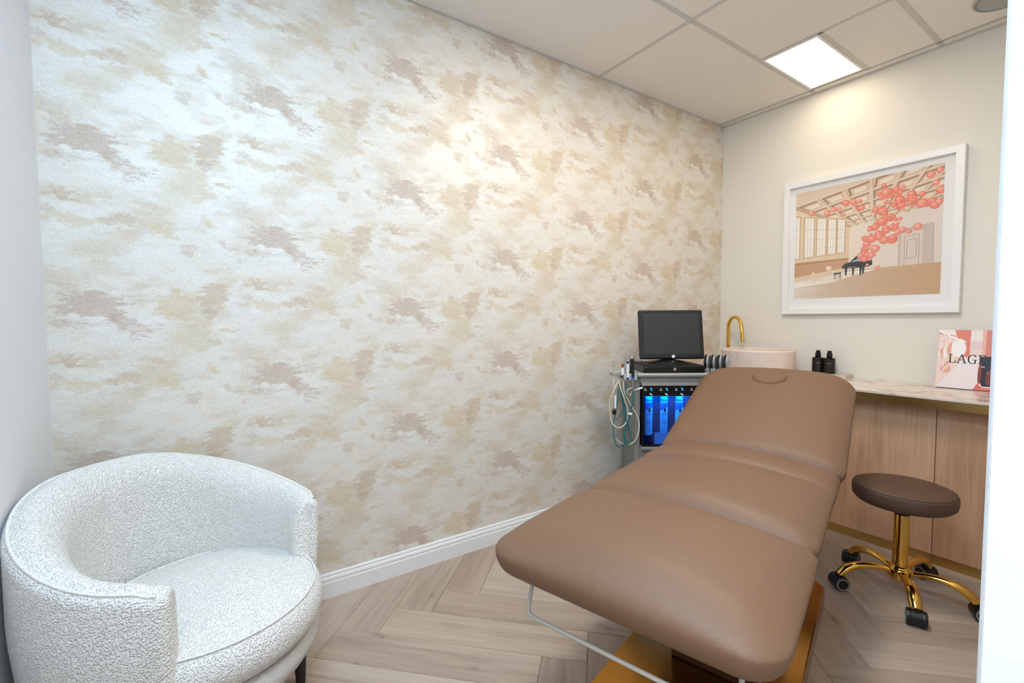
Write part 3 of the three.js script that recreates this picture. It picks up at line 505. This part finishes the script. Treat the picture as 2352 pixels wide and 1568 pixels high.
// ------------------------------------------------------------------ armchair
{
  const c = thing('armchair', 'white boucle tub armchair in the corner by the patterned wallpaper', 'armchair', [.42, 0, 3.19], Math.PI / 4);
  // local: the chair faces +x after the turn; angle from +x
  const AE = 55 * Math.PI / 180, Ro = .344, NA = 120;
  const ends = a => Math.abs(Math.PI - a) / (Math.PI - AE); // 0 at the back, 1 at the arm ends
  const topH = a => lerp(.724, .578, sstep(.1, 1.0, ends(a))) - .012 * sstep(.95, 1.0, ends(a));
  const section = a => { // closed loop of (radius, height)
    const h = topH(a), pts = [], ro = y => lerp(.305, Ro, Math.pow(clamp((y - .18) / .26), .55)), th = lerp(.108, .082, sstep(.5, 1, ends(a)));
    pts.push([ro(.18) - .05, .185], [ro(.18) - .012, .187], [ro(.19), .197]);
    for (let k = 1; k <= 10; k++) { const y = lerp(.199, h - .036, k / 10); pts.push([ro(y), y]); }
    for (let k = 1; k <= 6; k++) { const q = k / 6 * Math.PI / 2; pts.push([Ro - .018 * (1 - Math.cos(q)), h - .036 + .026 * Math.sin(q)]); }
    const r1 = Ro - th * .36; pts.push([lerp(Ro - .018, r1, .5), h - .0035], [r1, h]);
    for (let k = 1; k <= 9; k++) { const q = k / 9 * Math.PI / 2; pts.push([r1 - th * .64 * Math.sin(q), h - .10 * (1 - Math.cos(q))]); }
    for (let k = 1; k <= 8; k++) { const y = lerp(h - .10, .24, k / 8); pts.push([Ro - th - .008 * (k / 8), y]); }
    pts.push([Ro - th - .012, .21], [ro(.18) - .09, .185]);
    return pts;
  };
  const ns = section(Math.PI).length;
  const shell = gridGeo(NA + 12, ns, (i, j) => {
    let a, cap = 0; // the arm ends are rounded by closing the section over the last steps
    if (i < 6) { const q = (6 - i) / 6; cap = q; a = AE; } else if (i > NA + 6) { const q = (i - NA - 6) / 6; cap = q; a = 2 * Math.PI - AE; } else a = lerp(AE, 2 * Math.PI - AE, (i - 6) / NA);
    const pts = section(a), p = pts[j % ns]; const sg = a < Math.PI ? -1 : 1;
    const rm = Ro - .042, k = cap >= 1 ? 0 : Math.cos(cap * Math.PI / 2), off = Math.sin(cap * Math.PI / 2) * .03;
    const kk = Math.pow(k, .35), r = lerp(rm, p[0], kk), y = lerp(clamp(p[1], .23, topH(a) - .05), p[1], kk), aa = a + sg * off / r;
    let L = 0; for (let q = 1; q <= j; q++) { const u = pts[q % ns], v = pts[q - 1]; L += Math.hypot(u[0] - v[0], u[1] - v[1]); }
    return [V(r * Math.cos(aa), y, -r * Math.sin(aa)), a * .33 + sg * Math.hypot(r - p[0], y - p[1], off), L];
  }, false, true);
  const sm = mesh('shell', shell, mBoucle, c);
  const pipe = []; for (let k = 0; k <= 90; k++) { const a = lerp(AE - .02, 2 * Math.PI - AE + .02, k / 90); pipe.push(V((Ro - .011) * Math.cos(a), topH(a) - .0105, -(Ro - .011) * Math.sin(a))); }
  mesh('piping', tube(pipe, .0036, 240, 8), mBoucleBead, sm);
  // round loose seat cushion, bulging out between the arms
  const disc = (R, y0, y1, round, dome, cx) => {
    const n = 96, prof = []; for (let k = 0; k <= 16; k++) prof.push([(R - round) * k / 16, y1 + dome * (1 - (k / 16) ** 2.5)]);
    for (let k = 1; k <= 14; k++) { const q = k / 14 * Math.PI; prof.push([R - round + round * Math.sin(q), (y0 + y1) / 2 + (y1 - y0) / 2 * Math.cos(q)]); } prof.push([0, y0]);
    const arc = [0]; for (let k = 1; k < prof.length; k++) arc.push(arc[k - 1] + Math.hypot(prof[k][0] - prof[k - 1][0], prof[k][1] - prof[k - 1][1]));
    return gridGeo(prof.length - 1, n, (i, j) => { const q = -j / n * 2 * Math.PI, [r, y] = prof[i]; return [V(cx + r * Math.cos(q), y, r * Math.sin(q)), arc[i] * Math.cos(q), arc[i] * Math.sin(q)]; }, false, true);
  };
  const cu = mesh('seat_cushion', disc(.288, .272, .388, .04, .026, .055), mBoucle, c);
  const ring = new THREE.TorusGeometry(.268, .003, 8, 120); ring.rotateX(Math.PI / 2); ring.translate(.055, .3835, 0); mesh('piping', ring, mBoucleBead, cu);
  const baseProf = [[0, .186], [.285, .186], [.306, .193], [.321, .216], [.325, .24], [.318, .262], [.30, .272], [0, .275]];
  const bg = lathe(baseProf, 96); const bu = bg.attributes.uv; for (let q = 0; q < bu.count; q++) bu.setXY(q, bu.getX(q) * 2, bu.getY(q) * .6); mesh('seat_base', bg, mBoucle, c);
  const mFoot = mat(0x1c1713, .5); for (const [x, z] of [[.19, .19], [.19, -.19], [-.19, .19], [-.19, -.19]]) mesh('foot', cyl(.014, .022, .190, x, 0, z, 20), mFoot, c);
}
// ------------------------------------------------------------------ facial machine on its trolley
{
  const F = V(.407, 0, 1.034), PHI = 56 * Math.PI / 180, e = V(Math.cos(PHI), 0, -Math.sin(PHI)), n = V(Math.sin(PHI), 0, Math.cos(PHI));
  const px = (u, v, off = 0) => { const d = fwd.clone().multiplyScalar(1).addScaledVector(camRight, (u - W / 2) / FOCAL).addScaledVector(camUp, -(v - H / 2) / FOCAL); const t = (n.dot(F) + off - n.dot(CAM)) / n.dot(d); const q = CAM.clone().addScaledVector(d, t).sub(F); return V(q.dot(e), q.y, off); };
  const zp = (x, y, off = 0) => px(1350 + x / 4.1275, 680 + y / 4.1275, off); // point on the front of the trolley
  const t = thing('facial_machine', 'grey facial machine trolley with blue lit bottle bay', 'trolley', [F.x, 0, F.z], PHI);
  mesh('body', merge([box(-.222, .222, .10, .815, -.32, -.075, .012, 3), box(-.222, -.196, .12, .815, -.1, -.03, .006, 2), box(.196, .222, .12, .815, -.1, -.03, .006, 2), box(-.2, .2, .786, .815, -.1, -.012), box(-.2, .2, .12, .424, -.1, -.02, .004, 2)]), mGreyBody, t);
  mesh('shelf', box(-.222, .26, .817, .84, -.32, .006, .010, 3), mSilver, t);
  const bay = mesh('bottle_bay', merge([box(-.191, .191, .715, .771, -.075, -.002), box(-.191, -.187, .452, .715, -.075, -.002), box(.187, .191, .452, .715, -.075, -.002), box(-.191, .191, .44, .452, -.075, -.002)]), mBlack, t);
  mesh('bay_cap', box(-.195, .195, .771, .785, -.075, .0, .002, 1), mSilver, t);
  mesh('bay_sill', box(-.195, .195, .425, .44, -.075, .004, .002, 1), mSilver, t);
  mesh('bay_back', box(-.187, .187, .452, .715, -.0755, -.072), mat(0x1c3c66, .5), bay);
  const mBlue = mat(0x0c3a8a, .5, { emissive: new THREE.Color().setRGB(0.0, .62, 1), emissiveIntensity: 1.2 });
  mesh('light_strip', box(-.185, .185, .7132, .7148, -.022, -.008), mBlue, bay);
  const bl = new THREE.RectAreaLight(new THREE.Color().setRGB(0.0, .56, 1), 36, .36, .012); bl.name = 'bay_light'; bl.position.set(0, .7075, -.014); bl.rotation.x = -Math.PI / 2 + .45; bl.castShadow = true; t.add(bl);
  for (let k = 0; k < 4; k++) { const x = -.15 + k * .083; // little screens and spouts above each bottle
    for (const [dy, w] of [[.755, .010], [.747, .013]]) mesh('status_mark', box(x - .034, x - .034 + w, dy - .0018, dy + .0018, -.002, -.0012), mat(0xd6dadd, .5), bay);
    mesh('blue_key', merge([cyl(.0042, .0042, .0012, 0, 0, 0, 16).rotateX(Math.PI / 2).translate(x + .002, .757, -.0012), box(-.0028, .0028, -.013, 0, -.0016, 0).rotateZ(.35).translate(x + .003, .757, -.0006)]), mat(0x1277d8, .4, { emissive: new THREE.Color().setRGB(.01, .25, .8), emissiveIntensity: .8 }), bay);
    mesh('spout', rod(V(x - .004, .729, -.002), V(x + .006, .7215, .008), .0035, .0035), mat(0xd8d4cc, .4), bay); }
  mesh('bay_window', box(-.187, .187, .452, .715, -.0035, -.0015), mat(0xa8d4fc, .05, { transmission: 1, thickness: 0 }), bay);
  // serum bottles hanging in the bay
  const lab = (txt, txt2) => canvasTex(256, 512, (g, w, h) => { g.fillStyle = '#e6f0f6'; g.fillRect(0, 0, w, h); g.fillStyle = '#2f66c4'; g.beginPath(); g.moveTo(0, 0); g.lineTo(w, 0); g.lineTo(w, 130); g.quadraticCurveTo(w * .5, 140, 0, 200); g.closePath(); g.fill(); g.strokeStyle = '#bcdcf4'; g.lineWidth = 12; g.beginPath(); g.moveTo(0, 70); g.lineTo(w, 62); g.stroke(); g.lineWidth = 8; g.beginPath(); g.moveTo(0, 14); g.quadraticCurveTo(w * .6, 14, w, 34); g.stroke(); g.fillStyle = '#0c1526'; g.beginPath(); g.arc(w * .5, 176, 30, 0, 7); g.fill(); g.strokeStyle = '#e6f0f6'; g.lineWidth = 4; g.beginPath(); g.moveTo(w * .5, 158); g.lineTo(w * .5, 194); g.stroke(); g.fillStyle = '#12203a'; g.font = 'bold 34px sans-serif'; g.textAlign = 'center'; g.fillText(txt, w / 2, 244); if (txt2) g.fillText(txt2, w / 2, 278); g.fillStyle = '#6b86a6'; for (const y of [310, 330, 350, 420, 470]) g.fillRect(60, y, 136, 5); });
  const labs = [['ACTIV-4', ''], ['BETA-HD', ''], ['', ''], ['', '']];
  for (let k = 0; k < 4; k++) {
    const x = -.146 + k * .083, r = .0205, y0 = .494;
    const b = thing('serum_bottle', ['white serum bottle in the blue bay, labelled ACTIV-4', 'white serum bottle in the blue bay, beside the one labelled ACTIV-4', 'white serum bottle in the blue bay, half behind the backrest', 'white serum bottle in the blue bay, hidden behind the backrest'][k], 'bottle', [F.x + e.x * x - n.x * .048, y0, F.z + e.z * x - n.z * .048], PHI, 'serum bottles in the blue lit bay');
    mesh('body', lathe([[0, 0], [r - .003, 0], [r - .0006, .004], [r - .0006, .212], [.018, .2165], [0, .2165]], 36), mat(0xdfe8ef, .4), b);
    const lg = new THREE.CylinderGeometry(r, r, .205, 30, 1, true, -1.5, 3.0); lg.translate(0, .108, 0); mesh('label', lg, new THREE.MeshPhysicalMaterial({ map: lab(...labs[k]), roughness: .45 }), b);
  }
  const card = single('note_card', box(0, .105, 0, .062, 0, .0008), mat(0xe8eef4, .7), 'blank white card propped in the blue lit bay', 'card'); { const p = px(1503, 1017, -.008); card.position.copy(F).addScaledVector(e, p.x).addScaledVector(n, -.006); card.position.y = .4545; card.rotation.y = PHI; }
  for (const [x, z] of [[-.18, -.09], [.18, -.09], [-.18, -.28], [.18, -.28]]) { const g = new THREE.CylinderGeometry(.035, .035, .022, 28); g.rotateZ(Math.PI / 2); g.translate(x, .035, z); mesh('castor', merge([g, box(x - .016, x + .016, .05, .102, z - .014, z + .014)]), mBlack, t); }
  // black unit under the monitor
  const u = thing('control_unit', 'flat black control unit with round silver lock on the trolley shelf', 'control unit', [F.x, .8402, F.z], PHI);
  mesh('case', box(-.188, .143, .0, .036, -.27, -.004, .004, 2), mBlack, u);
  mesh('lid', merge([box(-.182, .137, .036, .0405, -.265, -.014, .002, 1)]), mBlackMatte, u);
  mesh('lock', cyl(.0085, .0085, .003, 0, -.0015, 0, 24).rotateX(Math.PI / 2).translate(-.021, .020, -.003), mChrome, u);
  mesh('corner_light', cyl(.0018, .0018, .002, 0, 0, 0, 10).rotateX(Math.PI / 2).translate(-.176, .029, -.003), mWhitePlastic, u);
  // monitor
  const m = thing('touch_monitor', 'black touch screen monitor on a round foot', 'monitor', [F.x - n.x * .13 + e.x * .008, .8808, F.z - n.z * .13 + e.z * .008], PHI);
  const lean = g => { g.rotateX(-.17); g.translate(-.002, .026, .016); return g; };
  mesh('case', lean(box(-.180, .180, 0, .278, -.035, 0, .008, 3)), mat(0x0c0c0d, .45), m);
  mesh('screen', lean(box(-.157, .157, .027, .258, -.001, .0006)), mat(0x2c2d2d, .3), m);
  mesh('badge', lean(cyl(.0088, .0088, .002, 0, -.001, 0, 28).rotateX(Math.PI / 2).translate(.004, .0135, .0003)), mat(0xe8e8e8, .4), m);
  mesh('badge_mark', lean(box(.0032, .0048, .009, .018, .0012, .0016)), mat(0x777777, .5), m);
  mesh('foot', lathe([[0, 0], [.112, 0], [.116, .003], [.112, .007], [.075, .015], [.04, .02], [0, .021]], 64).translate(-.018, 0, -.01), mBlack, m);
  mesh('neck', box(-.055, .022, .012, .05, -.045, -.012, .006, 2), mBlack, m);
  for (const x of [-.056, .016]) mesh('hinge', cyl(.006, .006, .012, 0, 0, 0, 14).rotateX(Math.PI / 2).translate(x, .028, -.012), mSilver, m);
  // applicator rack on the far end of the shelf
  const vr = thing('applicator', 'silver and black oval applicator nearest the monitor on the trolley shelf', 'applicator', [F.x + e.x * .181 - n.x * .06, .8405, F.z + e.z * .181 - n.z * .06], PHI - .75, 'oval applicators on the trolley shelf');
  const oval = (sx, h, d) => { const g = new THREE.CylinderGeometry(1, 1, d, 40); g.rotateZ(Math.PI / 2); g.scale(1, h / 2, sx); return g; };
  const capG = () => { const g = new THREE.SphereGeometry(1, 32, 20); g.scale(.0095, .048, .034); g.translate(.004, .05, 0); return g; };
  mesh('silver_shell', capG(), mat(0xb9bcbf, .25, { metalness: .7 }), vr); mesh('black_back', oval(.031, .092, .012).translate(-.007, .047, 0), mBlack, vr); mesh('cradle', box(-.012, .012, 0, .02, -.026, .026, .003, 2), mSilver, vr);
  for (let k = 1; k < 4; k++) { const q = vr.clone(); q.name = numbered('applicator'); const x = .181 + k * .0295; q.position.set(F.x + e.x * x - n.x * (.06 - k * .012), .8405, F.z + e.z * x - n.z * (.06 - k * .012)); q.userData = { ...vr.userData, label: ['', 'second silver and black oval applicator from the monitor', 'third silver and black oval applicator from the monitor', 'silver and black oval applicator nearest the pink basin'][k] }; scene.add(q); }
  // handpiece holder on the side
  const hd = thing('handpiece_holder', 'grey bracket on the trolley side holding pen handpieces', 'holder', [F.x, 0, F.z], PHI);
  const a0 = zp(225, 715), a1 = zp(470, 760);
  mesh('arm', box(-.30, -.2225, .800, .838, -.12, -.10, .003, 1), mSilver, hd);
  mesh('rail', box(-.352, -.236, .822, .846, -.105, -.02, .004, 2), mSilver, hd);
  for (const [x0, x1] of [[345, 366], [392, 416], [442, 470]]) { const p = zp(x0, 735), q = zp(x1, 795); mesh('clip', box(p.x, q.x, q.y, p.y, -.02, .0, .002, 1), mat(0xb4b3b0, .4), hd); }
  for (const [x0, x1, y0, y1] of [[222, 240, 700, 735], [300, 318, 715, 790]]) { const p = zp(x0, y0), q = zp(x1, y1); mesh('clip', box(p.x, q.x, q.y, p.y, -.06, -.03, .002, 1), mat(0xc2c1bd, .4), hd); }
  const pen = (label, lo, hi, off, bits) => { const A = zp(lo[0], lo[1], off), B = zp(hi[0], hi[1], off); const g = thing('handpiece', label, 'handpiece', [F.x, 0, F.z], PHI, 'pen handpieces in the side holder'); for (const [n2, t0, t1, r, m2] of bits) mesh(n2, rod(A.clone().lerp(B, t0), A.clone().lerp(B, t1), r, r, 20), m2, g); return g; };
  pen('white pen handpiece with amber red tip in the side holder', [330, 745], [331, 640], -.012, [['barrel', 0, .66, .0072, mWhitePlastic], ['amber_tip', .66, .85, .0072, mat(0xb04a10, .3)], ['red_cap', .85, 1, .0062, mat(0xa01810, .3)]]);
  pen('white pen handpiece with navy cap in the side holder', [379, 785], [379, 606], -.006, [['navy_ring', 0, .08, .006, mat(0x10204a, .4)], ['barrel', .08, .82, .0072, mWhitePlastic], ['navy_cap', .82, .95, .0066, mat(0x10204a, .4)], ['tip', .95, 1, .004, mWhitePlastic]]);
  pen('thick black pen handpiece with chrome end in the side holder', [415, 730], [422, 567], -.018, [['barrel', 0, .85, .0100, mBlackMatte], ['chrome_end', .85, 1, .0092, mChrome]]);
  pen('thin black pen handpiece with blue ring and metal tip hanging low', [430, 880], [428, 640], .004, [['metal_tip', 0, .38, .0032, mChrome], ['blue_ring', .38, .48, .0062, mat(0x0c58c8, .4)], ['barrel', .48, 1, .0066, mBlackMatte]]);
  pen('slim white pen handpiece hanging among the tubes', [262, 1060], [262, 915], .01, [['barrel', 0, .85, .0055, mWhitePlastic], ['cap', .85, 1, .0045, mSilver]]);
  { const p = zp(250, 1096, .012); const g = new THREE.SphereGeometry(1, 24, 16); g.scale(.011, .017, .010); g.translate(p.x, p.y, .012); const q = single('hose_plug', g, mBlack, 'small black plug hanging among the tubes', 'plug'); q.position.set(F.x, 0, F.z); q.rotation.y = PHI; }
  const mTubeW = mat(0xd9d2c0, .4), mTubeT = mat(0x0e6a72, .4);
  const hose = (label, list, m2, r, off) => { const g = tube(list.map((p, k) => zp(p[0], p[1], off + .006 * Math.sin(k * 1.7))), r, list.length * 12, 10); const q = single('hose', g, m2, label, 'hose', 'hoses hanging beside the trolley'); q.position.set(F.x, 0, F.z); q.rotation.y = PHI; };
  hose('cream hose hanging in a wide round loop beside the trolley', [[285, 815], [243, 900], [210, 1000], [213, 1120], [240, 1215], [300, 1248], [362, 1200], [380, 1100], [345, 965], [310, 870], [292, 800]], mTubeW, .0034, .012);
  hose('cream hose hanging lowest, sweeping round to the trolley side', [[335, 800], [345, 900], [400, 1020], [462, 1120], [488, 1230], [452, 1365], [385, 1408], [310, 1385], [262, 1345]], mTubeW, .0034, -.014);
  hose('thin cream hose looping from the white plug on the trolley', [[498, 868], [462, 882], [420, 905], [402, 938], [378, 925], [372, 895], [405, 872], [432, 868]], mTubeW, .0026, -.004);
  hose('cream hose hanging down from the back of the holder', [[250, 760], [246, 830], [252, 900], [232, 1010], [222, 1080]], mTubeW, .0028, -.03);
  hose('teal hose hanging in a narrow double loop', [[292, 835], [328, 960], [352, 1100], [362, 1230], [350, 1330], [374, 1408], [404, 1365], [390, 1255], [368, 1180], [330, 1000], [300, 850]], mTubeT, .0034, .004);
  hose('teal hose falling from the metal tipped handpiece', [[430, 880], [424, 1000], [400, 1120], [368, 1255], [346, 1345], [366, 1410]], mTubeT, .0034, .016);
  hose('short teal hose curling toward the black plug', [[365, 825], [366, 960], [350, 1050], [316, 1110], [272, 1168]], mTubeT, .003, -.02);
  hose('teal hose making the lowest loop beside the trolley', [[288, 870], [284, 980], [262, 1120], [243, 1220], [247, 1330], [288, 1425], [340, 1405], [376, 1385]], mTubeT, .003, -.006);
  { const A = zp(520, 866, .0), B = zp(480, 880, .0); const q = single('hose_connector', merge([rod(A, B, .0052, .0042, 18), rod(B, B.clone().lerp(A, -.5), .0034, .003, 14)]), mWhitePlastic, 'white hose connector plugged into the trolley side', 'connector'); q.position.set(F.x, 0, F.z); q.rotation.y = PHI; }
  { const A = zp(385, 1112, .02), B = zp(418, 1118, .02); const q = single('hose_clip', rod(A, B, .006, .006, 16), mWhitePlastic, 'small white clip round the teal hoses', 'clip'); q.position.set(F.x, 0, F.z); q.rotation.y = PHI; }
}
renderer.render(scene, camera);
